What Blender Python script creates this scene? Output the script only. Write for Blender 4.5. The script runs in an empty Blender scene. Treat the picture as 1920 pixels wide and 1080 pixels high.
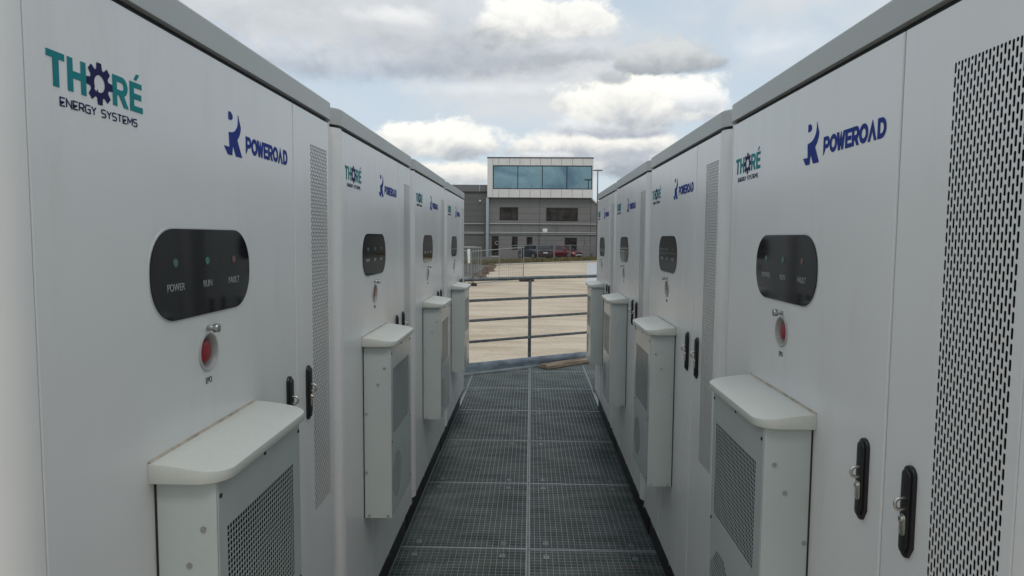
import bpy, bmesh, math, random
from mathutils import Vector, Matrix
random.seed(7)
R = math.radians
sc = bpy.context.scene
col = sc.collection

# ------------------------------------------------------------------ camera
CAM_F, PITCH, YAW, ROLL, CAM_H = 1260.88, -0.0744, -0.0276, 0.0073, 1.79
fw = Vector((math.sin(YAW)*math.cos(PITCH), math.cos(YAW)*math.cos(PITCH), math.sin(PITCH)))
r0 = Vector((math.cos(YAW), -math.sin(YAW), 0)); u0 = r0.cross(fw)
rr = r0*math.cos(ROLL)+u0*math.sin(ROLL); uu = -r0*math.sin(ROLL)+u0*math.cos(ROLL)
cd = bpy.data.cameras.new('camera'); cam = bpy.data.objects.new('camera', cd); col.objects.link(cam)
cam.matrix_world = Matrix(((rr.x, uu.x, -fw.x, 0), (rr.y, uu.y, -fw.y, 0), (rr.z, uu.z, -fw.z, CAM_H), (0, 0, 0, 1)))
cd.sensor_width = 36; cd.lens = 36*CAM_F/1920; cd.clip_start = .02; cd.clip_end = 3000
cd.dof.use_dof = False
sc.camera = cam

# ------------------------------------------------------------------ exposure, sun, sky
sc.view_settings.view_transform = 'Standard'; sc.view_settings.look = 'None'
sc.view_settings.exposure = 0.46; sc.view_settings.gamma = 1.0
SUN_EL, SUN_AZ = R(62), R(172)            # weak sun through cloud, behind and to the right of the camera
sd = bpy.data.lights.new('sun', 'SUN'); sd.energy = 0.6; sd.angle = R(14); sd.color = (1, .95, .88)
so = bpy.data.objects.new('sun', sd); col.objects.link(so)
sdir = Vector((math.sin(SUN_AZ)*math.cos(SUN_EL), math.cos(SUN_AZ)*math.cos(SUN_EL), math.sin(SUN_EL)))
so.rotation_euler = sdir.to_track_quat('Z', 'Y').to_euler(); so.location = (5, -10, 20)

class NT:
    """small helper for node trees"""
    def __init__(s, nt): s.nt = nt; s.nt.nodes.clear()
    def n(s, t, **k):
        o = s.nt.nodes.new(t)
        for a, v in k.items(): setattr(o, a, v)
        return o
    def l(s, a, b): s.nt.links.new(a, b)
    def put(s, sock, v):
        if hasattr(v, 'is_output') or isinstance(v, bpy.types.NodeSocket): s.l(v, sock)
        else: sock.default_value = v
    def m(s, op, a, b=None, c=None):
        o = s.n('ShaderNodeMath', operation=op)
        for i, v in enumerate((a, b, c)):
            if v is not None: s.put(o.inputs[i], v)
        return o.outputs[0]
    def rng(s, v, a, b, c=0., d=1., smooth=True):
        o = s.n('ShaderNodeMapRange', interpolation_type='SMOOTHSTEP' if smooth else 'LINEAR', clamp=True) if smooth else s.n('ShaderNodeMapRange', clamp=True)
        s.put(o.inputs[0], v)
        for i, q in enumerate((a, b, c, d)): s.put(o.inputs[i+1], q)
        return o.outputs[0]
    def mix(s, f, a, b):
        o = s.n('ShaderNodeMix', data_type='RGBA'); s.put(o.inputs[0], f)
        for i, v in ((6, a), (7, b)):
            if isinstance(v, tuple) and len(v) == 3: v = (*v, 1)
            s.put(o.inputs[i], v)
        return o.outputs[2]
    def noise(s, vec, scale, detail=4, rough=.55, dist=0.):
        o = s.n('ShaderNodeTexNoise'); s.l(vec, o.inputs['Vector'])
        o.inputs['Scale'].default_value = scale; o.inputs['Detail'].default_value = detail
        o.inputs['Roughness'].default_value = rough; o.inputs['Distortion'].default_value = dist
        return o.outputs['Fac']
    def mapping(s, vec, scale=(1, 1, 1), loc=(0, 0, 0), rot=(0, 0, 0)):
        o = s.n('ShaderNodeMapping'); s.l(vec, o.inputs[0])
        o.inputs['Scale'].default_value = scale; o.inputs['Location'].default_value = loc; o.inputs['Rotation'].default_value = rot
        return o.outputs[0]

def build_world():
    w = bpy.data.worlds.new('World'); sc.world = w; w.use_nodes = True
    T = NT(w.node_tree)
    out = T.n('ShaderNodeOutputWorld')
    sky = T.n('ShaderNodeTexSky', sky_type='NISHITA', sun_disc=False)
    sky.sun_elevation = SUN_EL; sky.sun_rotation = SUN_AZ; sky.dust_density = 2.0
    bg1 = T.n('ShaderNodeBackground'); T.l(sky.outputs[0], bg1.inputs[0]); bg1.inputs[1].default_value = .12
    tc = T.n('ShaderNodeTexCoord'); d = tc.outputs['Generated']
    sp = T.n('ShaderNodeSeparateXYZ'); T.l(d, sp.inputs[0]); x, y, z = sp.outputs
    az = T.m('ARCTAN2', x, y); el = T.m('ARCSINE', z)
    n_big = T.noise(T.mapping(d, (1, 1, 2.2)), 3.2, 6, .55, .3)
    n1 = T.noise(T.mapping(d, (1, 1, 1.25)), 15, 9, .62, .35)
    n2 = T.noise(T.mapping(d, (1, 1, 1.6), (3.1, 1.7, .4)), 13, 7, .6, .4)
    n3 = T.noise(T.mapping(d, (1, 1, 1.5), (7.1, 2.7, 5.4)), 34, 6, .6, .2)
    a1 = T.m('SUBTRACT', n1, .5); a2 = T.m('SUBTRACT', n2, .5); a3 = T.m('SUBTRACT', n3, .5)
    # thin veil over all of the sky
    veil = T.rng(n_big, .35, .66, .78, .97)
    c = T.mix(T.rng(T.m('ADD', n_big, T.m('MULTIPLY', a2, .35)), .42, .68), (.57, .645, .70), (.655, .675, .69))
    # broken cumulus over the rest of the sky (behind the camera, seen in reflections)
    back = T.rng(y, .25, -.15)
    pf = T.noise(T.mapping(d, (1, 1, 2.0), (1.3, 4.4, 2.2)), 13, 7, .6, .5)
    c = T.mix(T.m('MULTIPLY', back, T.rng(pf, .50, .60)), c, (.86, .86, .84))
    c = T.mix(T.m('MULTIPLY', back, T.rng(pf, .47, .36)), c, (.36, .42, .50))
    state = [c, veil]
    def cloud(px, py, w_, h_, top, base, amp=1.5, soft=.5, flat=.55, lo=-.55, hi=.5, alpha=1.0, shn=1.7):
        dx = T.m('DIVIDE', T.m('SUBTRACT', az, px), w_)
        dy = T.m('DIVIDE', T.m('SUBTRACT', el, py), h_)
        neg = T.m('LESS_THAN', dy, 0.)
        dyb = T.m('MULTIPLY', dy, T.m('MULTIPLY_ADD', neg, flat, 1.))
        rad = T.m('SQRT', T.m('ADD', T.m('MULTIPLY', dx, dx), T.m('MULTIPLY', dyb, dyb)))
        rad = T.m('MULTIPLY_ADD', a1, amp, rad)
        rad = T.m('MULTIPLY_ADD', a3, amp*.5, rad)
        dens = T.m('MULTIPLY', T.rng(rad, 1.0, 1.0-soft), alpha)
        t = T.m('MULTIPLY_ADD', a2, shn, dy); t = T.m('MULTIPLY_ADD', a3, shn*.4, t)
        shade = T.rng(t, lo, hi)
        state[0] = T.mix(dens, state[0], T.mix(shade, base, top))
        state[1] = T.m('MAXIMUM', state[1], T.m('MULTIPLY', dens, .97))
    G = (.40, .43, .47); GW = (.62, .64, .66); W = (1.0, .98, .91); DK = (.34, .375, .42)
    # grey deck at the upper left
    cloud(-.30, .315, .42, .12, (.72, .74, .75), (.52, .55, .58), 1.0, .6, .2, -.8, .9)
    cloud(-.12, .258, .25, .056, (.60, .62, .64), (.37, .40, .445), .9, .65, .2, -.7, .7, .95)
    cloud(-.30, .240, .19, .040, (.66, .68, .70), (.40, .435, .48), .9, .65, .2, -.6, .7, .9)
    cloud(-.20, .300, .10, .022, (.86, .86, .85), (.60, .62, .64), 1.3, .7, .3, alpha=.8)
    cloud(-.05, .205, .18, .022, (.82, .83, .83), (.62, .65, .68), 1.1, .8, .3, -.5, .7, .8)
    # far low bank above the roofs
    cloud(-.11, .090, .16, .026, (.92, .89, .82), (.50, .53, .57), 1.4, .45, .5)
    cloud(.17, .108, .16, .042, (.60, .62, .64), (.34, .375, .43), 1.1, .45, .3)
    cloud(.03, .100, .10, .024, (.92, .89, .82), (.55, .58, .60), 1.4, .45, .5)
    cloud(.085, .132, .15, .034, (.90, .88, .82), (.44, .475, .52), 1.3, .4, .5, -.5, .4)
    cloud(.020, .118, .05, .012, (.72, .74, .75), (.46, .49, .53), 1.3, .5, .5)
    # cumulus heads
    cloud(-.135, .133, .120, .046, (.98, .96, .89), (.40, .435, .48), 1.35, .28, .9, -.75, .55)
    cloud(.110, .160, .110, .030, (.78, .80, .81), (.38, .415, .47), 1.2, .4, .5, -.6, .6)
    cloud(.160, .188, .140, .050, (1.0, .98, .90), (.42, .45, .50), 1.2, .28, .5, -.95, .45)
    cloud(.010, .296, .120, .054, (.96, .95, .90), (.40, .425, .45), 1.3, .32, .4, -.85, .65)
    cloud(.060, .262, .10, .026, (.66, .68, .70), (.44, .47, .50), 1.2, .6, .4)
    cloud(.195, .246, .092, .036, (.64, .66, .66), (.33, .36, .39), 1.3, .30, .9, -.7, .6)
    cloud(.112, .228, .030, .014, (.52, .55, .57), (.40, .43, .47), 2.0, .7, .3, alpha=.85)
    cloud(.235, .190, .05, .026, (.92, .92, .90), (.55, .58, .62), 1.4, .4, .6)
    cloud(.33, .255, .10, .03, (.84, .86, .87), (.70, .73, .76), 1.5, 1.1, .3, -.5, .5, .6)
    em = T.n('ShaderNodeBackground'); T.l(state[0], em.inputs[0]); em.inputs[1].default_value = .80
    mx = T.n('ShaderNodeMixShader'); T.l(state[1], mx.inputs[0]); T.l(bg1.outputs[0], mx.inputs[1]); T.l(em.outputs[0], mx.inputs[2])
    T.l(mx.outputs[0], out.inputs[0])
build_world()

# ------------------------------------------------------------------ materials
def mat(name, base, rough=.5, metal=0., var=.06, vscale=3., spec=.5, coat=0., bump=0., bscale=80., fine=.0, fscale=60., stretch=(1, 1, 1), dirt=None, dirt_amt=.0, dscale=2., alt=None, transm=0.):
    m = bpy.data.materials.new(name); m.use_nodes = True
    T = NT(m.node_tree); out = T.n('ShaderNodeOutputMaterial'); b = T.n('ShaderNodeBsdfPrincipled'); T.l(b.outputs[0], out.inputs[0])
    tc = T.n('ShaderNodeTexCoord'); v = T.mapping(tc.outputs['Object'], stretch)
    nn = T.noise(v, vscale, 5, .55)
    dark = tuple(c*(1-var) for c in base); lite = tuple(min(1, c*(1+var)) for c in base)
    if alt: dark, lite = base, alt
    c = T.mix(T.rng(nn, .3, .7), dark, lite)
    if fine:
        f = T.noise(v, fscale, 3, .6); c = T.mix(T.rng(f, .35, .65, 0, fine), c, tuple(q*.45 for q in base))
    if dirt:
        q = T.noise(v, dscale, 7, .68, .4); c = T.mix(T.rng(q, .52, .72, 0, dirt_amt), c, dirt)
    T.l(c, b.inputs['Base Color'])
    T.l(T.rng(nn, .25, .75, max(.02, rough*.85), min(1, rough*1.15), smooth=False), b.inputs['Roughness'])
    b.inputs['Metallic'].default_value = metal; b.inputs['Specular IOR Level'].default_value = spec
    b.inputs['Coat Weight'].default_value = coat; b.inputs['Coat Roughness'].default_value = .03
    b.inputs['Transmission Weight'].default_value = transm
    if bump:
        bp = T.n('ShaderNodeBump'); bp.inputs['Strength'].default_value = bump; bp.inputs['Distance'].default_value = .01
        T.l(T.noise(v, bscale, 3, .5), bp.inputs['Height']); T.l(bp.outputs[0], b.inputs['Normal'])
    return m

M = {}
M['door'] = mat('door_paint', (.71, .715, .70), .25, var=.02, vscale=1.2, bump=.03, bscale=2.6, dirt=(.47, .455, .41), dirt_amt=.16, dscale=2.2, stretch=(2.6, 1, .55))
M['post'] = mat('post_paint', (.72, .72, .70), .3, var=.02, dirt=(.42, .41, .37), dirt_amt=.08)
M['roof'] = mat('roof_paint', (.39, .41, .395), .42, var=.03, dirt=(.33, .31, .27), dirt_amt=.12)
M['ac'] = mat('cooler_paint', (.44, .485, .468), .24, var=.03, vscale=4, bump=.015, bscale=300, dirt=(.37, .33, .26), dirt_amt=.12, dscale=5)
M['hood'] = mat('hood_paint', (.53, .55, .51), .42, var=.012, vscale=3, fine=.07, fscale=120, dirt=(.40, .36, .29), dirt_amt=.10, dscale=40)
M['seal'] = mat('black_rubber', (.012, .012, .013), .6)
M['plinth'] = mat('black_steel', (.012, .013, .014), .5, dirt=(.05, .045, .04), dirt_amt=.3, dscale=6)
M['handle'] = mat('black_plastic', (.010, .010, .011), .42)
M['sealant'] = mat('dusty_sealant', (.33, .295, .235), .8, var=.3, vscale=30)
M['chrome'] = mat('worn_chrome', (.62, .60, .55), .28, 1.0)
M['screw'] = mat('zinc_screw', (.42, .43, .42), .4, .9)
M['filter'] = mat('dark_filter', (.008, .011, .020), .9, spec=.1)
M['cavity'] = mat('dark_cavity', (.012, .013, .014), .9, spec=.1)
M['glass'] = mat('smoked_panel', (.008, .009, .010), .05, spec=.35, var=.02)
M['rim'] = mat('panel_rim', (.55, .57, .56), .3)
M['print'] = mat('panel_print', (.28, .30, .30), .5)
M['black_print'] = mat('black_print', (.02, .02, .025), .5)
M['led_green'] = mat('green_lens', (.05, .17, .12), .25)
M['led_pale'] = mat('pale_green_lens', (.07, .14, .11), .25)
M['led_red'] = mat('red_lens', (.13, .065, .058), .25)
M['red'] = mat('red_button', (.30, .022, .03), .4)
M['cup'] = mat('white_plastic', (.40, .40, .38), .35)
M['teal'] = mat('teal_vinyl', (.012, .20, .225), .7, alt=(.02, .25, .25), spec=.15)
M['navy'] = mat('navy_vinyl', (.018, .020, .085), .7, spec=.15)
M['blue'] = mat('blue_vinyl', (.020, .042, .23), .7, spec=.15)
M['galv'] = mat('galvanised_bars', (.225, .265, .265), .45, .3, var=.25, vscale=5, dirt=(.34, .20, .11), dirt_amt=.45, dscale=1.6, stretch=(.5, 2, 1))
M['galv_frame'] = mat('galvanised_frame', (.31, .345, .345), .5, .4, dirt=(.22, .21, .19), dirt_amt=.4, dscale=3, var=.12, vscale=8)
M['rail'] = mat('galvanised_rail', (.13, .145, .155), .45, .5, var=.3, vscale=14, dirt=(.10, .10, .10), dirt_amt=.6, dscale=7)
M['toe'] = mat('galvanised_plate', (.27, .32, .37), .42, .8, var=.3, vscale=4, dirt=(.50, .54, .58), dirt_amt=.55, dscale=3.2, stretch=(1, 1, 2.4))
M['wood'] = mat('weathered_wood', (.13, .09, .062), .85, var=.35, vscale=9, stretch=(.25, 3, 3), alt=(.36, .285, .21), fine=.35, fscale=30)

# ------------------------------------------------------------------ mesh helpers
class MB:
    def __init__(s): s.v = []; s.f = []
    def add(s, vs, fs):
        o = len(s.v); s.v += [tuple(p) for p in vs]; s.f += [tuple(i+o for i in f) for f in fs]; return s
    def box(s, x0, x1, y0, y1, z0, z1):
        return s.add([(x0, y0, z0), (x1, y0, z0), (x1, y1, z0), (x0, y1, z0), (x0, y0, z1), (x1, y0, z1), (x1, y1, z1), (x0, y1, z1)],
                     [(0, 3, 2, 1), (4, 5, 6, 7), (0, 1, 5, 4), (1, 2, 6, 5), (2, 3, 7, 6), (3, 0, 4, 7)])
    def prism(s, pts, z0, z1):          # plan outline, counter-clockwise
        n = len(pts)
        return s.add([(x, y, z0) for x, y in pts]+[(x, y, z1) for x, y in pts],
                     [tuple(range(n-1, -1, -1)), tuple(range(n, 2*n))]+[(i, (i+1) % n, n+(i+1) % n, n+i) for i in range(n)])
    def tube(s, p0, p1, rad, n=10, cap=True, r1=None):
        p0, p1 = Vector(p0), Vector(p1); d = (p1-p0).normalized()
        a = d.orthogonal().normalized(); b = d.cross(a); r1 = rad if r1 is None else r1
        vs = []
        for p, q in ((p0, rad), (p1, r1)):
            vs += [p+(a*math.cos(2*math.pi*i/n)+b*math.sin(2*math.pi*i/n))*q for i in range(n)]
        fs = [(i, (i+1) % n, n+(i+1) % n, n+i) for i in range(n)]
        if cap: fs += [tuple(range(n-1, -1, -1)), tuple(range(n, 2*n))]
        return s.add(vs, fs)
    def bar(s, p0, p1, w, h):           # rectangular bar, h is vertical
        p0, p1 = Vector(p0), Vector(p1); d = (p1-p0).normalized()
        sx = d.cross(Vector((0, 0, 1)))
        sx = sx.normalized() if sx.length > 1e-4 else Vector((1, 0, 0)); up = sx.cross(d).normalized()
        vs = []
        for p in (p0, p1):
            for a, b in ((-1, -1), (1, -1), (1, 1), (-1, 1)): vs.append(p+sx*a*w/2+up*b*h/2)
        return s.add(vs, [(3, 2, 1, 0), (4, 5, 6, 7), (0, 1, 5, 4), (1, 2, 6, 5), (2, 3, 7, 6), (3, 0, 4, 7)])
    def build(s, name, m, parent=None, smooth=None, bevel=0., segs=2, ang=40):
        me = bpy.data.meshes.new(name); me.from_pydata(s.v, [], s.f); me.update()
        return finish(me, name, m, parent, smooth, bevel, segs, ang)

def finish(me, name, m, parent=None, smooth=None, bevel=0., segs=2, ang=40):
    bm = bmesh.new(); bm.from_mesh(me)
    bmesh.ops.remove_doubles(bm, verts=bm.verts, dist=1e-6)
    if bevel:
        es = [e for e in bm.edges if len(e.link_faces) == 2 and e.calc_face_angle(0) > R(ang)]
        bmesh.ops.bevel(bm, geom=es, offset=bevel, segments=segs, profile=.5, affect='EDGES', clamp_overlap=True)
    bmesh.ops.recalc_face_normals(bm, faces=bm.faces)
    bm.to_mesh(me); bm.free()
    if smooth is not None or bevel:
        me.polygons.foreach_set('use_smooth', [True]*len(me.polygons))
        me.set_sharp_from_angle(angle=R(smooth if smooth is not None else 35))
    me.materials.append(M[m] if isinstance(m, str) else m)
    o = bpy.data.objects.new(name, me); col.objects.link(o)
    if parent: o.parent = parent
    return o

def tag(o, label=None, cat=None, group=None, kind=None):
    if label: o['label'] = label
    if cat: o['category'] = cat
    if group: o['group'] = group
    if kind: o['kind'] = kind
    return o

def thing(name, label, cat, loc=(0, 0, 0), rz=0., group=None):
    o = bpy.data.objects.new(name, None); col.objects.link(o); o.empty_display_size = .1
    o.location = loc; o.rotation_euler = (0, 0, rz)
    return tag(o, label, cat, group)

def copy_tree(o, parent=None):
    c = o.copy(); col.objects.link(c)
    if parent: c.parent = parent
    for ch in [q for q in KIDS.get(o.name, [])]: copy_tree(ch, c)
    return c
KIDS = {}
def index_kids(o):
    KIDS[o.name] = list(o.children)
    for c in o.children: index_kids(c)

def sheet(mb, u0, u1, z0, z1, y, holes=()):
    """flat sheet facing -y in the u-z plane with rectangular openings"""
    us = sorted({u0, u1, *[h[0] for h in holes], *[h[1] for h in holes]}); zs = sorted({z0, z1, *[h[2] for h in holes], *[h[3] for h in holes]})
    for a, b in zip(us, us[1:]):
        for c, d in zip(zs, zs[1:]):
            if any(h[0] <= (a+b)/2 <= h[1] and h[2] <= (c+d)/2 <= h[3] for h in holes): continue
            mb.add([(a, y, c), (b, y, c), (b, y, d), (a, y, d)], [(0, 1, 2, 3)])

def cell(mb, u0, u1, z0, z1, y, t, w, h, ch=0., cz=None):
    """one perforation: plate cell with a rectangular or chamfered hole w x h and its walls"""
    cx = (u0+u1)/2; cz = (z0+z1)/2 if cz is None else cz; a, b = w/2, h/2
    out = [(u1, z1), (u0, z1), (u0, z0), (u1, z0)]
    if ch:
        hp = [(a, b-ch), (a-ch, b), (-a+ch, b), (-a, b-ch), (-a, -b+ch), (-a+ch, -b), (a-ch, -b), (a, -b+ch)]
        fs = []
        for k in range(4):
            fs.append((k, 4+2*k, 4+2*k+1)); fs.append((k, 4+2*k+1, 4+(2*k+2) % 8, (k+1) % 4))
    else:
        hp = [(a, b), (-a, b), (-a, -b), (a, -b)]
        fs = [(k, 4+k, 4+(k+1) % 4, (k+1) % 4) for k in range(4)]
    n = len(hp)
    vs = [(p, y, q) for p, q in out]+[(cx+p, y, cz+q) for p, q in hp]+[(cx+p, y+t, cz+q) for p, q in hp]
    fs += [(4+i, 4+n+i, 4+n+(i+1) % n, 4+(i+1) % n) for i in range(n)]
    mb.add(vs, fs)

def fill2d(contours, name, m, parent, y=-.0006, depth=.0006):
    """flat lettering: closed contours in (u, z), inner contours are holes"""
    cu = bpy.data.curves.new(name, 'CURVE'); cu.dimensions = '2D'; cu.fill_mode = 'BOTH'; cu.extrude = depth/2
    for c in contours:
        s = cu.splines.new('POLY'); s.points.add(len(c)-1)
        for p, q in zip(s.points, c): p.co = (q[0], q[1], 0, 1)
        s.use_cyclic_u = True
    return curve_obj(cu, name, m, parent, y)

def curve_obj(cu, name, m, parent, y):
    tmp = bpy.data.objects.new('tmp', cu); col.objects.link(tmp)
    dg = bpy.context.evaluated_depsgraph_get(); me = bpy.data.meshes.new_from_object(tmp.evaluated_get(dg))
    bpy.data.objects.remove(tmp); bpy.data.curves.remove(cu)
    me.transform(Matrix(((1, 0, 0, 0), (0, 0, -1, y), (0, 1, 0, 0), (0, 0, 0, 1))))
    me.name = name; me.materials.clear(); me.materials.append(M[m])
    o = bpy.data.objects.new(name, me); col.objects.link(o); o.parent = parent
    return o

def text(body, size, at, name, m, parent, y, sx=1.):
    cu = bpy.data.curves.new(name, 'FONT'); cu.body = body; cu.size = size; cu.align_x = 'CENTER'; cu.align_y = 'CENTER'; cu.extrude = .0003
    tmp = bpy.data.objects.new('tmp', cu); col.objects.link(tmp)
    dg = bpy.context.evaluated_depsgraph_get(); me = bpy.data.meshes.new_from_object(tmp.evaluated_get(dg))
    bpy.data.objects.remove(tmp); bpy.data.curves.remove(cu)
    me.transform(Matrix(((sx, 0, 0, at[0]), (0, 0, -1, y), (0, 1, 0, at[1]), (0, 0, 0, 1))))
    me.name = name; me.materials.clear(); me.materials.append(M[m])
    o = bpy.data.objects.new(name, me); col.objects.link(o); o.parent = parent
    return o

def arc(cx, cy, r, a0, a1, n, ry=None):
    ry = r if ry is None else ry
    return [(cx+r*math.cos(R(a0+(a1-a0)*i/n)), cy+ry*math.sin(R(a0+(a1-a0)*i/n))) for i in range(n+1)]

def stroke(pts, w):
    """mitred outline of an open polyline"""
    L, Rr = [], []
    P = [Vector(p) for p in pts]
    for i, p in enumerate(P):
        d0 = (P[i]-P[i-1]).normalized() if i else None
        d1 = (P[i+1]-P[i]).normalized() if i < len(P)-1 else None
        if d0 is None: nrm, k = Vector((-d1.y, d1.x)), 1
        elif d1 is None: nrm, k = Vector((-d0.y, d0.x)), 1
        else:
            n0, n1 = Vector((-d0.y, d0.x)), Vector((-d1.y, d1.x)); nrm = (n0+n1).normalized(); k = min(2.2, 1/max(.3, nrm.dot(n0)))
        L.append(tuple(p+nrm*k*w/2)); Rr.append(tuple(p-nrm*k*w/2))
    return L+Rr[::-1]

# ------------------------------------------------------------------ battery cabinet
CP = 1.5502                       # spacing of the cabinets in a row
XL, XR = -.6934, .6854            # front planes of the two rows
YL, YR = .8420, 2.4174            # row origins
U0, U1, CR = .075, 1.475, .068    # flat front between the rounded corners

def plan(off=0., depth=1.22, r=CR, n=8):
    """plan outline of a cabinet, front at y = -off, rounded corners"""
    x0, x1 = U0-r-off, U1+r+off; r = r+off
    p = arc(x0+r, -off+r, r, 180, 270, n)+arc(x1-r, -off+r, r, 270, 360, n)
    p += arc(x1-r, depth-r, r, 0, 90, n)+arc(x0+r, depth-r, r, 90, 180, n)
    return p

def door_panel(name, u0, u1, z0, z1, holes, parent):
    mb = MB(); b = .003
    sheet(mb, u0+b, u1-b, z0+b, z1-b, 0, holes)
    o = [(u0, z0), (u1, z0), (u1, z1), (u0, z1)]; i = [(u0+b, z0+b), (u1-b, z0+b), (u1-b, z1-b), (u0+b, z1-b)]
    mid = [(u0+b*.3, z0+b*.3), (u1-b*.3, z0+b*.3), (u1-b*.3, z1-b*.3), (u0+b*.3, z1-b*.3)]
    mb.add([(p, 0, q) for p, q in i]+[(p, b*.3, q) for p, q in mid]+[(p, b, q) for p, q in o]+[(p, .03, q) for p, q in o],
           [(l*4+k, l*4+4+k, l*4+4+(k+1) % 4, l*4+(k+1) % 4) for l in range(3) for k in range(4)])
    return mb

def make_cabinet():
    t = thing('battery_cabinet', '', 'battery cabinet')
    # body: rounded posts at the corners, recessed behind the doors
    pl = plan(); fr = [p for p in pl]
    front = [(U0, 0.0), (U0, .05), (U1, .05), (U1, 0.0)]
    k = 8+1
    outline = pl[:k]+front[1:3]+pl[k:]
    MB().prism(outline, .205, 2.180).build('body', 'post', t, smooth=40)
    MB().prism(plan(-.012, 1.2), 2.1805, 2.192).build('roof_seal', 'seal', t)
    # roof: upright lip, small round-over, low pitched top
    mb = MB(); rings = []
    for off, z in ((.004, 2.190), (.004, 2.2445), (.0028, 2.2475), (-.001, 2.2493), (-.09, 2.262)):
        rings.append([(x, y, z) for x, y in plan(off)])
    n = len(rings[0]); mb.add([p for r_ in rings for p in r_],
        [(l*n+i, l*n+(i+1) % n, (l+1)*n+(i+1) % n, (l+1)*n+i) for l in range(len(rings)-1) for i in range(n)]+[tuple(range((len(rings)-1)*n, len(rings)*n)), tuple(range(n-1, -1, -1))])
    mb.build('roof', 'roof', t, smooth=14)
    pm = MB().box(.012, 1.538, .046, 1.15, .002, .2045).build('plinth', 'plinth', t, bevel=.003)
    bo = [.16, .62, 1.0, 1.42]
    for x in bo: MB().tube((x, .046, .13), (x, .034, .13), .011, 6).build('bolt', 'screw', pm)
    # left door with an opening for the stop button cup
    ec = (.5765, 1.541); er = .037
    ld = door_panel('left_door', .0775, 1.1215, .215, 2.1765, [(ec[0]-.05, ec[0]+.05, ec[1]-.05, ec[1]+.05)], t)
    N = 32; ring = []; sq = []
    for i in range(N):
        a = 2*math.pi*i/N+math.pi/4; c, s = math.cos(a), math.sin(a); m_ = .05/max(abs(c), abs(s))
        ring.append((ec[0]+er*c, 0, ec[1]+er*s)); sq.append((ec[0]+m_*c, 0, ec[1]+m_*s))
    ld.add(sq+ring, [(i, N+i, N+(i+1) % N, (i+1) % N) for i in range(N)])
    ld.build('left_door', 'door', t)
    # right door with the perforated vent
    VU0, VU1, VZ0, VZ1 = 1.277, 1.449, .892, 2.082
    door_panel('right_door', 1.1275, 1.4725, .215, 2.1765, [(VU0, VU1, VZ0, VZ1)], t).build('right_door', 'door', t)
    mb = MB(); nc, nr = 21, 52; w = (VU1-VU0)/nc; h = (VZ1-VZ0)/nr
    for i in range(nc):
        a, b = VU0+i*w, VU0+(i+1)*w
        if i % 2 == 0:
            for j in range(nr): cell(mb, a, b, VZ0+j*h, VZ0+(j+1)*h, 0, .0006, .0054, h*.77, .0018)
        else:
            cell(mb, a, b, VZ1-h/2, VZ1, 0, .0006, .0054, h*.28, .0013); cell(mb, a, b, VZ0, VZ0+h/2, 0, .0006, .0054, h*.28, .0013)
            for j in range(nr-1): cell(mb, a, b, VZ0+(j+.5)*h, VZ0+(j+1.5)*h, 0, .0006, .0054, h*.77, .0018)
    vp = mb.build('vent_panel', 'door', t)
    MB().box(VU0-.004, VU1+.004, .011, .048, VZ0-.004, VZ1+.004).build('vent_dark_plate', 'cavity', vp)  # near-black plate stands in for the shade inside the vent
    # dark indicator window with three lamps
    def stad(u0_, u1_, z0_, z1_, r, n=10):
        return arc(u1_-r, z1_-r, r, 0, 90, n)+arc(u0_+r, z1_-r, r, 90, 180, n)+arc(u0_+r, z0_+r, r, 180, 270, n)+arc(u1_-r, z0_+r, r, 270, 360, n)
    def plate(pts, y0, y1):   # prism in the u-z plane between y0 (front) and y1 (back)
        n_ = len(pts)
        return MB().add([(p, y0, q) for p, q in pts]+[(p, y1, q) for p, q in pts], [tuple(range(n_)), tuple(range(2*n_-1, n_-1, -1))]+[(i, n_+i, n_+(i+1) % n_, (i+1) % n_) for i in range(n_)])
    DW = (.361, .792, 1.624, 1.803)
    dw = plate(stad(*DW, .082), -.0035, .001).build('indicator_window', 'glass', t, smooth=25)
    plate(stad(DW[0]-.0035, DW[1]+.0035, DW[2]-.0035, DW[3]+.0035, .0855), -.0012, .001).build('window_rim', 'rim', dw, smooth=30)
    for u, m_, tx in ((.447, 'led_pale', 'POWER'), (.5765, 'led_green', 'RUN'), (.704, 'led_red', 'FAULT')):
        MB().tube((u, -.0034, 1.7365), (u, -.0046, 1.7365), .0085, 16).build('indicator_lamp', m_, dw, smooth=30)
        text(tx, .0208, (u, 1.688), 'lettering', 'print', dw, -.0038, .92)
    # emergency stop in a cup
    eb = MB(); prof = [(.0425, 0), (.0425, -.003), (.040, -.0045), (.037, -.0035), (.0335, .012), (.030, .026), (0, .0265)]
    def lathe(mb_, prof_, c, n_=28):
        rings_ = [[(c[0]+r*math.cos(2*math.pi*i/n_), y, c[1]+r*math.sin(2*math.pi*i/n_)) for i in range(n_)] for r, y in prof_ if r > 0]
        vs = [p for q in rings_ for p in q]; fs = [(l*n_+i, l*n_+(i+1) % n_, (l+1)*n_+(i+1) % n_, (l+1)*n_+i) for l in range(len(rings_)-1) for i in range(n_)]
        if prof_[-1][0] == 0: vs.append((c[0], prof_[-1][1], c[1])); L_ = len(rings_)-1; fs += [(L_*n_+i, L_*n_+(i+1) % n_, len(vs)-1) for i in range(n_)]
        if prof_[0][0] == 0: vs.append((c[0], prof_[0][1], c[1])); fs += [(i, (i+1) % n_, len(vs)-1) for i in range(n_)]
        return mb_.add(vs, fs)
    e = lathe(eb, prof, ec).build('emergency_stop', 'cup', t, smooth=35)
    lathe(MB(), [(.0225, .027), (.024, .009), (.0225, .004), (.016, .0015), (0, .001)], ec).build('push_button', 'red', e, smooth=40)
    lg = MB().tube((ec[0], 0, 1.592), (ec[0], -.014, 1.592), .0055, 12)
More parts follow.
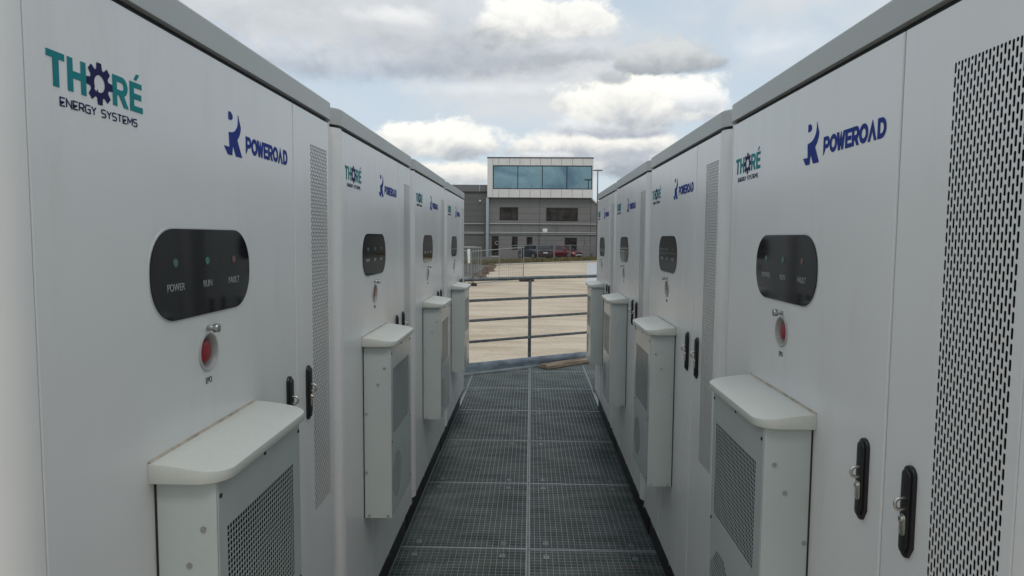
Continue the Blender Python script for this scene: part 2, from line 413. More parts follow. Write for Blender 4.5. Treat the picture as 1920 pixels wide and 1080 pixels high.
    lg.tube((ec[0], -.014, 1.592), (ec[0], -.026, 1.592), .0095, 14)
    lg.build('cover_catch', 'screw', e, bevel=.0015)
    text('EPO', .0185, (ec[0], 1.478), 'lettering', 'black_print', e, -.0006, .85)
    # swing handles
    for uc in (1.053, 1.2195):
        def pill(w_, z0_, z1_, cut):
            p = arc(uc, z1_-w_, w_, 0, 180, 10); p += [(uc-w_, z0_+cut)]+arc(uc-w_*.15, z0_+w_*.85, w_*.85, 190, 300, 6)+[(uc+w_, z0_+cut*.8)]
            return p
        hb = plate(pill(.0175, 1.217, 1.388, .03), -.007, .002).build('door_handle', 'handle', t, bevel=.002)
        plate(pill(.0125, 1.226, 1.381, .025), -.0125, -.006).build('lever', 'handle', hb, bevel=.002)
        plate(stad(uc-.009, uc+.009, 1.259, 1.299, .008, 5), -.0145, -.0120).build('lock_plate', 'chrome', hb, bevel=.0008)
        MB().tube((uc, -.014, 1.290), (uc, -.019, 1.290), .0045, 12).build('lock_cylinder', 'chrome', hb, smooth=30)
        rg = MB(); pts = [(-.010, 1.307)]+[(-.0185-.0095*math.cos(R(a)), 1.3175+.0105*math.sin(R(a))) for a in range(-90, 91, 15)]+[(-.010, 1.328)]
        for (y0, z0), (y1, z1) in zip(pts, pts[1:]): rg.tube((uc, y0, z0), (uc, y1, z1),   .0031, 8)
        rg.build('padlock_eye', 'chrome', hb, smooth=50)
    # cooling unit on the left door
    A0, A1, AZ0, AZ1, AN = .356, .8015, .604, 1.338, .118
    RG = (.392, .752, .955, 1.236); OC = (.474, .757); n8 = 17; pt = .0116; ro = n8*pt/2
    mb = MB(); y = -AN
    mb.add([(A0, 0, AZ0), (A0, y+.002, AZ0), (A0, y+.002, AZ1), (A0, 0, AZ1)], [(0, 3, 2, 1)])
    mb.add([(A1, 0, AZ0), (A1, y+.002, AZ0), (A1, y+.002, AZ1), (A1, 0, AZ1)], [(0, 1, 2, 3)])
    mb.add([(A0, 0, AZ0), (A1, 0, AZ0), (A1, y+.002, AZ0), (A0, y+.002, AZ0)], [(0, 1, 2, 3)])
    cu = mb.build('cooling_unit', 'ac', t)
    MB().box(A0-.0015, A1+.0015, -.004, 0, AZ0-.002, AZ1).build('wall_gasket', 'seal', cu)
    mb = MB()
    oct_h = (OC[0]-ro, OC[0]+ro, OC[1]-ro, OC[1]+ro)
    sheet(mb, A0+.003, A1-.003, AZ0+.002, AZ1, y, [RG, oct_h])
    o = [(A0+.003, AZ0+.002), (A1-.003, AZ0+.002), (A1-.003, AZ1), (A0+.003, AZ1)]
    mb.add([(p, y, q) for p, q in o]+[(p, y+.012, q) for p, q in o], [(k, 4+k, 4+(k+1) % 4, (k+1) % 4) for k in range(4)])
    fp = mb.build('front_panel', 'ac', cu)
    mb = MB(); nx, nz = 31, 24; px, pz = (RG[1]-RG[0])/nx, (RG[3]-RG[2])/nz
    for i in range(nx):
        for j in range(nz): cell(mb, RG[0]+i*px, RG[0]+(i+1)*px, RG[2]+j*pz, RG[2]+(j+1)*pz, y, .0008, px*.80, pz*.82)
    mb.build('air_grille', 'ac', cu)
    mb = MB()
    for i in range(n8):
        for j in range(n8):
            a, c = oct_h[0]+i*pt, oct_h[2]+j*pt; dx, dz = abs(i-8), abs(j-8)
            if dx+dz <= 11.5 and max(dx, dz) <= 8: cell(mb, a, a+pt, c, c+pt, y, .0008, pt*.80, pt*.80)
            else: mb.add([(a, y, c), (a+pt, y, c), (a+pt, y, c+pt), (a, y, c+pt)], [(0, 1, 2, 3)])
    mb.build('fan_grille', 'ac', cu)
    mb = MB().box(RG[0]-.008, RG[1]+.008, y+.010, y+.05, RG[2]-.008, RG[3]+.008).box(oct_h[0]-.004, oct_h[1]+.004, y+.010, y+.05, oct_h[2]-.004, oct_h[3]+.004)
    mb.build('dust_filter', 'filter', cu)
    for uside, sg in ((A0, -1), (A1, 1)):
        for n_, z in ((.090, 1.245), (.062, 1.175), (.012, 1.050), (.012, .80), (.022, .614), (.102, .614)):
            MB().tube((uside-.001*sg, -n_, z), (uside+.0022*sg, -n_, z), .0055, 12).build('screw', 'screw', cu, smooth=30)
    for u, z in ((A0+.012, 1.305), (A0+.012, .93), (A1-.012, 1.305), (A1-.012, .93), ((A0+A1)/2, 1.318), (A1-.012, .64)):
        MB().tube((u, y+.001, z), (u, y-.002, z), .0045, 10).build('screw', 'seal', cu, smooth=30)
    # hood of the cooling unit: rounded plan, drooping top
    H0, H1, HN, hr = .336, .8195, .139, .052
    ns = [0, .03, .06, HN-hr]+[HN-hr+hr*math.sin(R(a)) for a in (15, 30, 45, 60, 75, 90)]
    def inset(n_): return 0 if n_ <= HN-hr else hr-math.sqrt(max(0, hr*hr-(n_-(HN-hr))**2))
    top = lambda n_: 1.3745-.0185*max(0, (n_-.012)/(HN-.012))**1.1
    bot = lambda n_: 1.3365
    vs = []
    for n_ in ns:
        i_ = inset(n_); vs += [(H0+i_, -n_, top(n_)), (H1-i_, -n_, top(n_)), (H1-i_, -n_, bot(n_)), (H0+i_, -n_, bot(n_))]
    fs = [(l*4+k, l*4+(k+1) % 4, l*4+4+(k+1) % 4, l*4+4+k) for l in range(len(ns)-1) for k in range(4)]+[(0, 3, 2, 1), tuple((len(ns)-1)*4+k for k in range(4))]
    MB().add(vs, fs).build('hood', 'hood', cu, bevel=.0022, segs=2, ang=50, smooth=24)
    MB().add([(H0+.001, -.0045, 1.3743), (H1-.001, -.0045, 1.3743), (H1-.001, .0, 1.3785), (H0+.001, .0, 1.3785), (H0+.001, 0, 1.3742), (H1-.001, 0, 1.3742)], [(0, 1, 2, 3), (0, 4, 5, 1), (0, 3, 4), (1, 5, 2)]).build('sealant', 'sealant', cu)
    # lettering: teal name with gear, tag line, blue figure and name
    Z0, Z1 = 2.005, 2.0555
    T_ = [(.119, Z1), (.157, Z1), (.157, 2.0455), (.1443, 2.0455), (.1443, Z0), (.1318, Z0), (.1318, 2.0455), (.119, 2.0455)]
    H_ = [(.163, Z1), (.1748, Z1), (.1748, 2.0365), (.1932, 2.0365), (.1932, Z1), (.205, Z1), (.205, Z0), (.1932, Z0), (.1932, 2.0255), (.1748, 2.0255), (.1748, Z0), (.163, Z0)]
    R_ = [(.272, Z0), (.2835, Z0), (.2835, 2.0235), (.2895, 2.0235), (.302, Z0), (.315, Z0), (.3025, 2.0255)]+arc(.2975, 2.0393, .0162, -70, 90, 10)+[(.272, Z1)]
    Rh = [(.2835, 2.033)]+arc(.2965, 2.0393, .0065, -90, 90, 8)+[(.2835, 2.0458)]
    E_ = [(.320, Z0), (.3575, Z0), (.3575, 2.015), (.332, 2.015), (.332, 2.0265), (.354, 2.0265), (.354, 2.0365), (.332, 2.0365), (.332, 2.0462), (.356, 2.0462), (.356, Z1), (.320, Z1)]
    Ac = [(.333, 2.0595), (.3405, 2.0595), (.350, 2.0705), (.3405, 2.0705)]
    wm = fill2d([T_, H_, R_, Rh, E_, Ac], 'teal_lettering', 'teal', t)
    g = []; gc = (.238, 2.031)
    for i in range(8):
        a = 90+i*45
        for da, r_ in ((-17, .0235), (-9.5, .0335), (9.5, .0335), (17, .0235)): g.append((gc[0]+r_*math.cos(R(a+da)), gc[1]+r_*math.sin(R(a+da))))
    gh = arc(gc[0], gc[1], .0138, 0, 205, 16)+[(.2245, 2.021), (.2290, 2.0165), (.2320, 2.0215)]+arc(gc[0], gc[1], .0138, 250, 350, 8)
    fill2d([g, gh], 'gear_emblem', 'navy', wm, -.0007)
    # tag line in a square stroke face
    k = .115
    F = {'E': [[(1, 1), (0, 1), (0, 0), (1, 0)], [(k*.8, .5), (.85, .5)]], 'N': [[(0, 0), (0, 1), (1, 0), (1, 1)]],
         'R': [[(0, 0), (0, 1), (.8, 1), (1, .85), (1, .6), (.8, .45), (k*.8, .45)], [(.55, .39), (1, 0)]],
         'G': [[(1, 1), (.2, 1), (0, .8), (0, .2), (.2, 0), (1, 0), (1, .5), (.5, .5)]],
         'Y': [[(0, 1), (.5, .5), (1, 1)], [(.5, .42), (.5, 0)]],
         'S': [[(1, 1), (.15, 1), (0, .85), (0, .65), (.15, .52), (.85, .5), (1, .37), (1, .15), (.85, 0), (0, 0)]],
         'T': [[(0, 1), (1, 1)], [(.5, 1-k*.8), (.5, 0)]], 'M': [[(0, 0), (0, 1), (.5, .35), (1, 1), (1, 0)]]}
    adv = dict(E=.86, N=.95, R=.92, G=.95, Y=.9, S=.9, T=.9, M=1.1)
    cs = []; word = 'ENERGY SYSTEMS'; tot = sum(adv.get(c_, .55)+.32 for c_ in word)-.32; sx = (.3385-.1445)/tot; x = .1445; hz = .0118; zb = 1.9797
    for c_ in word:
        if c_ != ' ':
            for st in F[c_]: cs.append(stroke([(x+p*adv[c_]*sx, zb+q*hz) for p, q in st], .0019))
        x += (adv.get(c_, .55)+.32)*sx
    fill2d(cs, 'tagline_lettering', 'navy', wm, -.0007)
    dot = [(.7025, 2.056), (.7025, 2.0745), (.714, 2.075), (.7225, 2.0695), (.7245, 2.062), (.7185, 2.057)]
    fig = [(.753, 2.0745), (.760, 2.060), (.767, 2.047), (.7655, 2.038), (.7585, 2.026), (.7465, 2.0145), (.7715, 1.976), (.738, 1.976), (.722, 2.000), (.7175, 1.976), (.695, 1.976), (.677, 1.994), (.7045, 1.994), (.702, 2.0275), (.712, 2.0285), (.722, 2.030), (.731, 2.0325), (.738, 2.0365), (.7455, 2.043), (.750, 2.049), (.7525, 2.060)]
    em = fill2d([dot, fig], 'blue_emblem', 'blue', t)
    # bold upright-cut name; each glyph drawn in a unit-height box
    def bold():
        s = .25; out = []; x = 0.
        def put(cs_, w_):
            nonlocal x
            for c_ in cs_: out.append([(x+p, q) for p, q in c_])
            x += w_
        put([[(0, -.05), (s, .22), (s, .32), (.5, .32)]+arc(.52, .66, .34, -90, 90, 8)+[(0, 1)], [(s, .55)]+arc(.5, .66, .11, -90, 90, 6)+[(s, .77)]], .885)
        put([arc(.5, .5, .5, 0, 350, 28), arc(.5, .5, .25, 0, 350, 20)], .94)
        put([[(0, 1), (.29, 1), (.40, .52), (.575, 1.02), (.75, .52), (.86, 1), (1.1, 1), (.88, 0), (.68, 0), (.575, .36), (.46, 0), (.22, 0)]], 1.10)
        put([[(.04, 0), (.80, 0), (.80, .22), (.30, .22), (.30, .39), (.76, .39), (.76, .61), (.30, .61), (.30, .78), (.80, .78), (.80, 1), (.04, 1)]], .84)
        put([[(0.02, 0), (.27, 0), (.27, .28), (.40, .28), (.58, 0), (.87, 0), (.66, .34)]+arc(.52, .66, .34, -60, 90, 8)+[(.02, 1)], [(.27, .55)]+arc(.5, .66, .11, -90, 90, 6)+[(.27, .77)]], .88)
        put([arc(.5, .5, .5, 0, 350, 28), arc(.5, .5, .25, 0, 350, 20)], .99)
        put([[(0, 0), (.24, 0), (.46, .5), (.68, 0), (.93, 0), (.46, 1.04)]], .99)
        put([[(0.04, 0), (.40, 0)]+arc(.43, .5, .5, -88, 88, 12)+[(.04, 1)], [(.29, .24)]+arc(.42, .5, .26, -88, 88, 10)+[(.29, .76)]], .95)
        return out, x
    gl, tw = bold(); sx = (1.0755-.794)/tw; zb, hz = 1.9905, .041
    fill2d([[(.794+p*sx, zb+q*hz) for p, q in c_] for c_ in gl], 'blue_lettering', 'blue', em, -.0007)
    return t

CAB_LABELS = {
    ('L', 0): 'nearest light grey battery cabinet on the left of the walkway, running out of frame',
    ('R', -1): 'light grey battery cabinet added out of view at the near right to shade the doors',  # unseen cabinet, added to block side light from the near doors
    ('L', 1): 'second light grey battery cabinet from the camera in the left-hand row',
    ('L', 2): 'third light grey battery cabinet from the camera in the left-hand row',
    ('L', 3): 'last light grey battery cabinet in the left-hand row, beside the wire fence view',
    ('R', 0): 'nearest light grey battery cabinet on the right, with large perforated vent at frame edge',
    ('R', 1): 'second light grey battery cabinet from the camera in the right-hand row',
    ('R', 2): 'third light grey battery cabinet from the camera in the right-hand row',
    ('R', 3): 'last light grey battery cabinet in the right-hand row, behind the wooden plank'}
hash_ = lambda sd_, k_: (11 if sd_ == 'L' else 29)+k_*7
cab0 = make_cabinet(); index_kids(cab0)
for (side, i), lab in CAB_LABELS.items():
    c = cab0 if (side, i) == ('L', 0) else copy_tree(cab0)
    random.seed(hash_(side, i)); c['label'] = lab; c['group'] = 'battery cabinets lining the walkway'
    if side == 'L': c.location = (XL+random.uniform(-.002, .002), YL+i*CP, random.uniform(-.003, .002)*(i > 0)); c.rotation_euler = (0, 0, R(90+random.uniform(-.12, .12)))
    else: c.location = (XR+random.uniform(-.002, .002), YR+i*CP, random.uniform(-.003, .002)*(i > 0)); c.rotation_euler = (0, 0, R(-90+random.uniform(-.12, .12)))

# ------------------------------------------------------------------ grating walkway
GW_, GL_ = .739, 1.0355        # panel size, gap between panels 6 mm
def edge_y(x): return 8.752+(x+.826)*.6403       # platform edge under the railing
def make_panel(cx=0., y0=-99.):
    """one panel; near the railing its bars are cut along the platform edge"""
    t = thing('floor_grating', '', 'floor grating')
    lim = lambda x: min(GL_, max(0., edge_y(cx+x)-y0)) if y0 > 0 else GL_       # local y of the cut
    xmin = lambda y: max(0., (y0+y-8.752)/.6403-.826-cx) if y0 > 0 else 0.
    b = .0075; mb = MB(); mb.box(xmin(0), GW_, 0, b, -.034, 0)
    if xmin(GL_) < GW_-.02: mb.box(xmin(GL_), GW_, GL_-b, GL_, -.034, 0)
    if lim(0) > .02: mb.box(0, b, b, lim(0)-b, -.034, 0)
    mb.box(GW_-b, GW_, b, lim(GW_)-b, -.034, 0)
    if lim(0) < GL_:
        xa, xb = xmin(0), min(GW_, xmin(GL_)); mb.bar((xa, lim(xa)-.004, -.017), (xb, lim(xb)-.004, -.017), .006, .034)
    mb.build('frame', 'galv_frame', t)
    mb = MB()
    for j in range(1, 31):
        y = j*GL_/31
        if xmin(y) < GW_-.04: mb.box(max(b, xmin(y)), GW_-b, y-.0015, y+.0015, -.033, -.0010)
    for i in range(1, 22):
        x = i*GW_/22
        if lim(x) > .04: mb.box(x-.0014, x+.0014, b, lim(x)-b, -.022, -.0016)
    mb.build('bars', 'galv', t)
    for x, y in ((.10, .07), (.60, .07), (.10, .95), (.60, .95)):
        if y > lim(x)-.05: continue
        mb = MB().box(x-.016, x+.016, y-.020, y+.020, -.0075, -.0035).box(x-.016, x+.016, y-.024, y-.020, -.006, .0012).box(x-.016, x+.016, y+.020, y+.024, -.006, .0012).tube((x, y, -.004), (x, y, .001), .007, 6)
        mb.build('fixing_clip', 'galv', t)
    return t
gp = make_panel(); index_kids(gp); first = True
ROWS = [(1.678, 'row under the photographer'), (2.7195, 'nearest row at the bottom edge of the photo'), (3.761, 'second row from the camera'), (4.8025, 'third row from the camera'),
        (5.844, 'fourth row from the camera'), (6.8855, 'fifth row from the camera'), (7.927, 'row just before the steel angle and plank'), (8.9685, 'last row under the plank and railing')]
for k, (y, rl) in enumerate(ROWS):
    for cx, cl in ((-1.491, 'outer left'), (-.745, 'left'), (.0035, 'right'), (.749, 'outer right')):
        if cl.startswith('outer') and (y < 7.5 or (cl == 'outer left' and y > 8.2)): continue
        if y > 7.5 and edge_y(cx) < y+GL_: p = make_panel(cx, y+.003)
        else: p = gp if first else copy_tree(gp); first = False
        p.location = (cx, y+.003, random.uniform(-.0015, .0015)); p['group'] = 'steel grating panels of the walkway'
        p['label'] = '%s galvanised grating panel, %s' % (cl, rl)
# support frame below the gratings
st = MB()
for x in (-.745, .0, .7495): st.box(x-.03, x+.03, 1.6, edge_y(x)-.06, -.20, -.037)
for y, _ in ROWS[:-1]: st.box(-1.5, 1.5, y-.03, y+.03, -.198, -.039)
st.box(-.45, 1.5, 8.94, 9.0, -.198, -.039)
st.bar((-1.5, edge_y(-1.5)-.03, -.12), (1.5, edge_y(1.5)-.03, -.12), .05, .16)
for y in (1.65, 5.8, 8.95):
    for x in (-1.4, 0, 1.4): st.box(x-.05, x+.05, y-.05, y+.05, -.345, -.199)
tag(st.build('platform_frame', 'galv', None), 'dark steel support beams beneath the grating walkway', 'steel frame')

# ------------------------------------------------------------------ railing, angle strip and plank at the far end
P1, P2 = Vector((-.826, 8.761, 0)), Vector((.186, 9.409, 0)); RD = (P2-P1).normalized(); RN = Vector((-RD.y, RD.x, 0))
def rp(s, z, n=0.): q = P1+RD*s+RN*n; return (q.x, q.y, z)
S0, S1 = -1.0, 2.65; SP = .985
rl = thing('guard_railing', 'galvanised guard railing with four rails across the end of the walkway', 'railing', rp(SP, 0))
def world_child(o, par): o.parent = par; o.matrix_parent_inverse = Matrix.Translation(-Vector(par.location)); return o
world_child(MB().tube(rp(S0, 1.240), rp(S1, 1.240), .0235, 16).build('top_rail', 'rail', None, smooth=50), rl)
for z in (.961, .696, .415): world_child(MB().bar(rp(S0, z), rp(S1, z), .010, .036).build('middle_rail', 'rail', None, bevel=.002), rl)
for s in (SP, S0+.05, S1-.05): world_child(MB().bar(rp(s, .0, .02), rp(s, 1.225, .02), .045, .045).build('post', 'rail', None, bevel=.005), rl)
world_child(MB().bar(rp(S0, .068, -.012), rp(S1, .068, -.012), .006, .136).build('toe_plate', 'toe', None, bevel=.002), rl)
rl.rotation_euler = (0, 0, 0)
A_, B_ = Vector((-.844, 8.588, 0)), Vector((.215, 9.297, 0)); AD = (B_-A_).normalized(); AN_ = Vector((-AD.y, AD.x, 0))
mb = MB()
a, b = A_-AD*.1, B_
mb.add([a+Vector((0, 0, .003)), b+Vector((0, 0, .003)), b+AN_*.20+Vector((0, 0, .003)), a+AN_*.20+Vector((0, 0, .003)),
        a+Vector((0, 0, .008)), b+Vector((0, 0, .008)), b+AN_*.20+Vector((0, 0, .008)), a+AN_*.20+Vector((0, 0, .008))], [(0, 3, 2, 1), (4, 5, 6, 7), (0, 1, 5, 4), (1, 2, 6, 5), (2, 3, 7, 6), (3, 0, 4, 7)])
mb.bar(a+Vector((0, 0, .018)), b+Vector((0, 0, .018)), .006, .034)
tag(mb.build('steel_angle', 'galv_frame', None, bevel=.002), 'long steel angle lying on the grating in front of the railing', 'steel angle')
Wp, Wq = Vector((.245, 9.056, 0)), Vector((1.05, 9.755, 0)); WD = (Wq-Wp).normalized(); WN = Vector((-WD.y, WD.x, 0))
wd = MB().bar((0, 0, .031), (1.06, 0, .031), .155, .052)
wo = wd.build('wooden_plank', 'wood', None, bevel=.004); c0 = Wp+WN*.0775; wo.location = (c0.x, c0.y, .004); wo.rotation_euler = (0, 0, math.atan2(WD.y, WD.x))
tag(wo, 'short brown wooden plank lying at the foot of the railing', 'plank')

# ------------------------------------------------------------------ ground
GZ = -.35
def ground_mat(name, c1, c2, sc1, stretch, rot=0., speck=None, bump=.3, rough=.9):
    m = bpy.data.materials.new(name); m.use_nodes = True; T = NT(m.node_tree)
    out = T.n('ShaderNodeOutputMaterial'); b = T.n('ShaderNodeBsdfPrincipled'); T.l(b.outputs[0], out.inputs[0])
    tc = T.n('ShaderNodeTexCoord'); v = tc.outputs['Object']
    n1 = T.noise(T.mapping(v, stretch, rot=(0, 0, rot)), sc1, 6, .6, .3); n2 = T.noise(v, sc1*.13, 4, .5); n3 = T.noise(T.mapping(v, (1, 1.4, 1)), 9., 5, .65)
    f = T.m('ADD', T.m('MULTIPLY', n1, .50), T.m('ADD', T.m('MULTIPLY', n2, .25), T.m('MULTIPLY', n3, .25)))
    c = T.mix(T.rng(f, .40, .58), c1, c2)
    tr = T.noise(T.mapping(v, (.05, 2.6, 1), rot=(0, 0, rot+.35)), .8, 4, .6, .6); c = T.mix(T.rng(tr, .52, .70, 0, .22), c, tuple(q*.72 for q in c1))
    if speck:
        q = T.noise(T.mapping(v, (1, 1.6, 1)), 22., 4, .7); c = T.mix(T.rng(q, .58, .70, 0, .8), c, speck)
    T.l(c, b.inputs['Base Color']); b.inputs['Roughness'].default_value = rough; b.inputs['Specular IOR Level'].default_value = .2
    bp = T.n('ShaderNodeBump'); bp.inputs['Strength'].default_value = bump; bp.inputs['Distance'].default_value = .05
    T.l(n3, bp.inputs['Height']); T.l(bp.outputs[0], b.inputs['Normal'])
    return m
M['ground'] = ground_mat('asphalt', (.11, .108, .10), (.16, .155, .145), 1.2, (1, 1, 1), bump=.15)
M['yard'] = ground_mat('sandy_gravel', (.43, .35, .255), (.60, .515, .405), 1.3, (.3, 1.2, 1), R(-24), (.27, .22, .155), .45)
M['dirt'] = ground_mat('brown_dirt', (.10, .070, .05), (.19, .14, .10), 3., (1, 1, 1), 0, None, .8)
M['grass'] = mat('dry_grass', (.085, .085, .030), .9, var=.4, vscale=.7, alt=(.20, .165, .075))
M['kerb'] = mat('concrete', (.40, .38, .34), .85, var=.12, vscale=2)
def flat(name, pts, z, m, label=None):
    o = MB().add([(x, y, z) for x, y in pts], [tuple(range(len(pts)))]).build(name, m); tag(o, kind='structure'); return o
flat('ground', [(-900, -400), (900, -400), (900, 1500), (-900, 1500)], GZ-.008, 'ground')
E1, E2 = Vector((-2.55, 52.4)), Vector((6.2, 62.6)); ED = (E2-E1).normalized()
far = E2+ED*40
flat('gravel_yard', [(-5.5, -8), (4.5, -8), (5.2, 20), (7.2, 50), (9.5, 66.4), (E1.x, E1.y), (-2.95, 46), (-2.75, 39), (-2.55, 35.5), (-5.5, 34)], GZ-.004, 'yard')
M['slab'] = mat('pale_concrete', (.47, .485, .49), .8, var=.08, vscale=1.5, stretch=(.2, 1.5, 1))
flat('concrete_slab', [(2.43, 29.1), (6.4, 29.1), (8.6, 59.0), (4.93, 59.0)], GZ, 'slab')
# pale kerb along the far edge of the yard
mb = MB(); ks = E1-ED*.2; kn = Vector((-ED.y, ED.x))
k0, k1 = ks, ks+ED*52
mb.add([(k0.x, k0.y, GZ-.01), (k1.x, k1.y, GZ-.01), ((k1+kn*.35).x, (k1+kn*.35).y, GZ-.01), ((k0+kn*.35).x, (k0+kn*.35).y, GZ-.01),
        (k0.x, k0.y, GZ+.10), (k1.x, k1.y, GZ+.10), ((k1+kn*.35).x, (k1+kn*.35).y, GZ+.10), ((k0+kn*.35).x, (k0+kn*.35).y, GZ+.10)],
       [(0, 3, 2, 1), (4, 5, 6, 7), (0, 1, 5, 4), (1, 2, 6, 5), (2, 3, 7, 6), (3, 0, 4, 7)])
tag(mb.build('kerb', 'kerb', None, bevel=.02), kind='structure')
# grass strip behind the kerb
random.seed(3); mb = MB()
for i in range(9000):
    s = random.uniform(-.3, 30); n_ = .4+random.random()**1.2*6.5
    if random.random() > .25+.75*(math.sin(s*1.7)*.5+.5)*(math.sin(s*.63+n_)*.5+.5)+.35: continue
    q = E1+ED*s+kn*n_; h_ = random.uniform(.08, .34)*(1.5 if n_ < 3 else 1); a = random.uniform(0, 6.28); w_ = random.uniform(.03, .07)
    dx, dy = math.cos(a)*w_, math.sin(a)*w_; lx, ly = random.uniform(-.12, .12), random.uniform(-.12, .12)
    mb.add([(q.x-dx, q.y-dy, GZ-.02), (q.x+dx, q.y+dy, GZ-.02), (q.x+lx, q.y+ly, GZ+h_)], [(0, 1, 2)])
tag(mb.build('grass', 'grass'), 'dry yellow-green grass strip in front of the parked cars', 'grass', kind='stuff')
o_ = MB().add([((E1+kn*.35).x, (E1+kn*.35).y, GZ-.003), ((E1+ED*45+kn*.35).x, (E1+ED*45+kn*.35).y, GZ-.003), ((E1+ED*45+kn*7).x, (E1+ED*45+kn*7).y, GZ-.003), ((E1+kn*6).x, (E1+kn*6).y, GZ-.003)], [(0, 1, 2, 3)]).build('verge', 'dirt'); tag(o_, kind='structure')
# ragged heap of dirt along the left edge of the yard
mb = MB(); nx_, ny_ = 16, 90; vs = []
for j in range(ny_+1):
    t_ = j/ny_; yc = 34.6+t_*18.5; xc = -2.75-.25*t_+.16*math.sin(t_*31)+.09*math.sin(t_*73)
    for i in range(nx_+1):
        s = i/nx_; x = xc+(s-.42)*(.55+.2*math.sin(t_*19)); hh = max(0., math.sin(math.pi*s))*(.12+.08*math.sin(t_*47)+random.uniform(-.05, .07))
        vs.append((x, yc, GZ-.02+hh))
mb.add(vs, [(j*(nx_+1)+i, j*(nx_+1)+i+1, (j+1)*(nx_+1)+i+1, (j+1)*(nx_+1)+i) for j in range(ny_) for i in range(nx_)])
tag(mb.build('dirt_heap', 'dirt'), 'low ridge of brown dirt along the left edge of the yard', 'dirt', kind='stuff')

# ------------------------------------------------------------------ building across the yard
BY = 76.0                                  # distance of its front wall
def fx(s): return -4.920+(s-914.5)*.0595   # image pixel columns and rows of the facade -> metres
def fz(s): return 10.64-(s-297)*.0593
M['clad'] = mat('grey_cladding', (.19, .186, .176), .6, var=.05, vscale=.5, dirt=(.11, .105, .10), dirt_amt=.4, dscale=.6)
M['clad2'] = mat('darker_cladding', (.13, .129, .123), .6, var=.05, vscale=.5)
M['parapet'] = mat('parapet_sheet', (.17, .17, .165), .6)
M['white'] = mat('white_panels', (.74, .73, .69), .5, var=.05, vscale=.6, dirt=(.45, .42, .38), dirt_amt=.3)
M['joint'] = mat('dark_joint', (.06, .06, .058), .8)
M['curtain'] = mat('teal_coated_glass', (.19, .295, .335), .03, 1.0, var=.05)
M['wglass'] = mat('dark_window_glass', (.008, .008, .008), .06, spec=.22, vscale=1.3, alt=(.055, .048, .040))
M['wframe'] = mat('black_window_frame', (.012, .012, .012), .5)
M['pipe'] = mat('pale_pipe', (.42, .43, .42), .5)
M['column'] = mat('pale_blue_column', (.33, .38, .39), .5)
M['blind'] = mat('window_blind', (.16, .14, .12), .8)
GB = -.40
bl = thing('office_building', 'grey clad office building with a white glazed top storey, behind the parked cars', 'building', (fx(1010), BY, GB))
def bpart(mb, name, m, parent=None, **k): return world_child2(mb.build(name, m, None, **k), parent or bl)
def world_child2(o, par):
    o.parent = par
    if par.parent is None: o.matrix_parent_inverse = Matrix.Translation(-Vector(par.location))
    return o
# lower storeys, right part runs on under a sloped coping
holes = [(fx(937.5), fx(972.5), fz(413), fz(388.5)), (fx(1025.5), fx(1085), fz(414), fz(389)), (fx(922.5), fx(936), GB+.12, fz(443)), (fx(961), fx(972), fz(469), fz(443.5)), (fx(989), fx(1000), fz(469), fz(444)), (fx(1061), fx(1084), fz(469), fz(445))]
mb = MB(); L, Rg, TP = fx(917.5), fx(1109.5), fz(370.3)
sheet(mb, L, Rg, GB, TP, BY, holes)
for h in holes:
    o4 = [(h[0], h[2]), (h[1], h[2]), (h[1], h[3]), (h[0], h[3])]
    mb.add([(p, BY, q) for p, q in o4]+[(p, BY+.2, q) for p, q in o4], [(k, 4+k, 4+(k+1) % 4, (k+1) % 4) for k in range(4)])
xr2 = fx(1700)
mb.add([(Rg, BY, GB), (xr2, BY, GB), (xr2, BY, fz(385)), (fx(1124), BY, fz(385)), (Rg, BY, TP)], [(0, 1, 2, 3, 4)])
mb.add([(L, BY, GB), (L, BY+14, GB), (L, BY+14, TP), (L, BY, TP)], [(0, 1, 2, 3)])
mb.add([(xr2, BY, GB), (xr2, BY+14, GB), (xr2, BY+14, fz(385)), (xr2, BY, fz(385))], [(0, 3, 2, 1)])
mb.add([(L, BY, TP), (Rg, BY, TP), (Rg, BY+14, TP), (L, BY+14, TP)], [(0, 1, 2, 3)])
mb.add([(fx(1124), BY, fz(385)), (xr2, BY, fz(385)), (xr2, BY+14, fz(385)), (fx(1124), BY+14, fz(385))], [(0, 1, 2, 3)])
mb.add([(Rg, BY, TP), (fx(1124), BY, fz(385)), (fx(1124), BY+14, fz(385)), (Rg, BY+14, TP)], [(0, 1, 2, 3)])
wall = bpart(mb, 'wall', 'clad')
bpart(MB().bar((Rg, BY-.02, TP+.03), (fx(1125), BY-.02, fz(385)+.05), .2, .14), 'sloped_coping', 'white')
# sheet joints as thin dark strips
mb = MB()
for zz in (378, 388, 400, 412, 420.5, 450, 459, 468):
    z_ = fz(zz); xs = [L]
    for h in sorted(holes):                      # joints stop at the openings
        if h[2]-.02 < z_ < h[3]+.02: xs += [h[0], h[1]]
    xs.append(Rg)
    for a_, b_ in zip(xs[::2], xs[1::2]): mb.box(a_, b_, BY-.002, BY+.004, z_-.012, z_+.012)
for xx in (1013.3, 1109.3): mb.box(fx(xx)-.025, fx(xx)+.025, BY-.004, BY+.004, GB, TP-.02)
for xx in (946, 978, 1045, 1077): mb.box(fx(xx)-.012, fx(xx)+.012, BY-.0035, BY+.004, fz(436), fz(421.5))
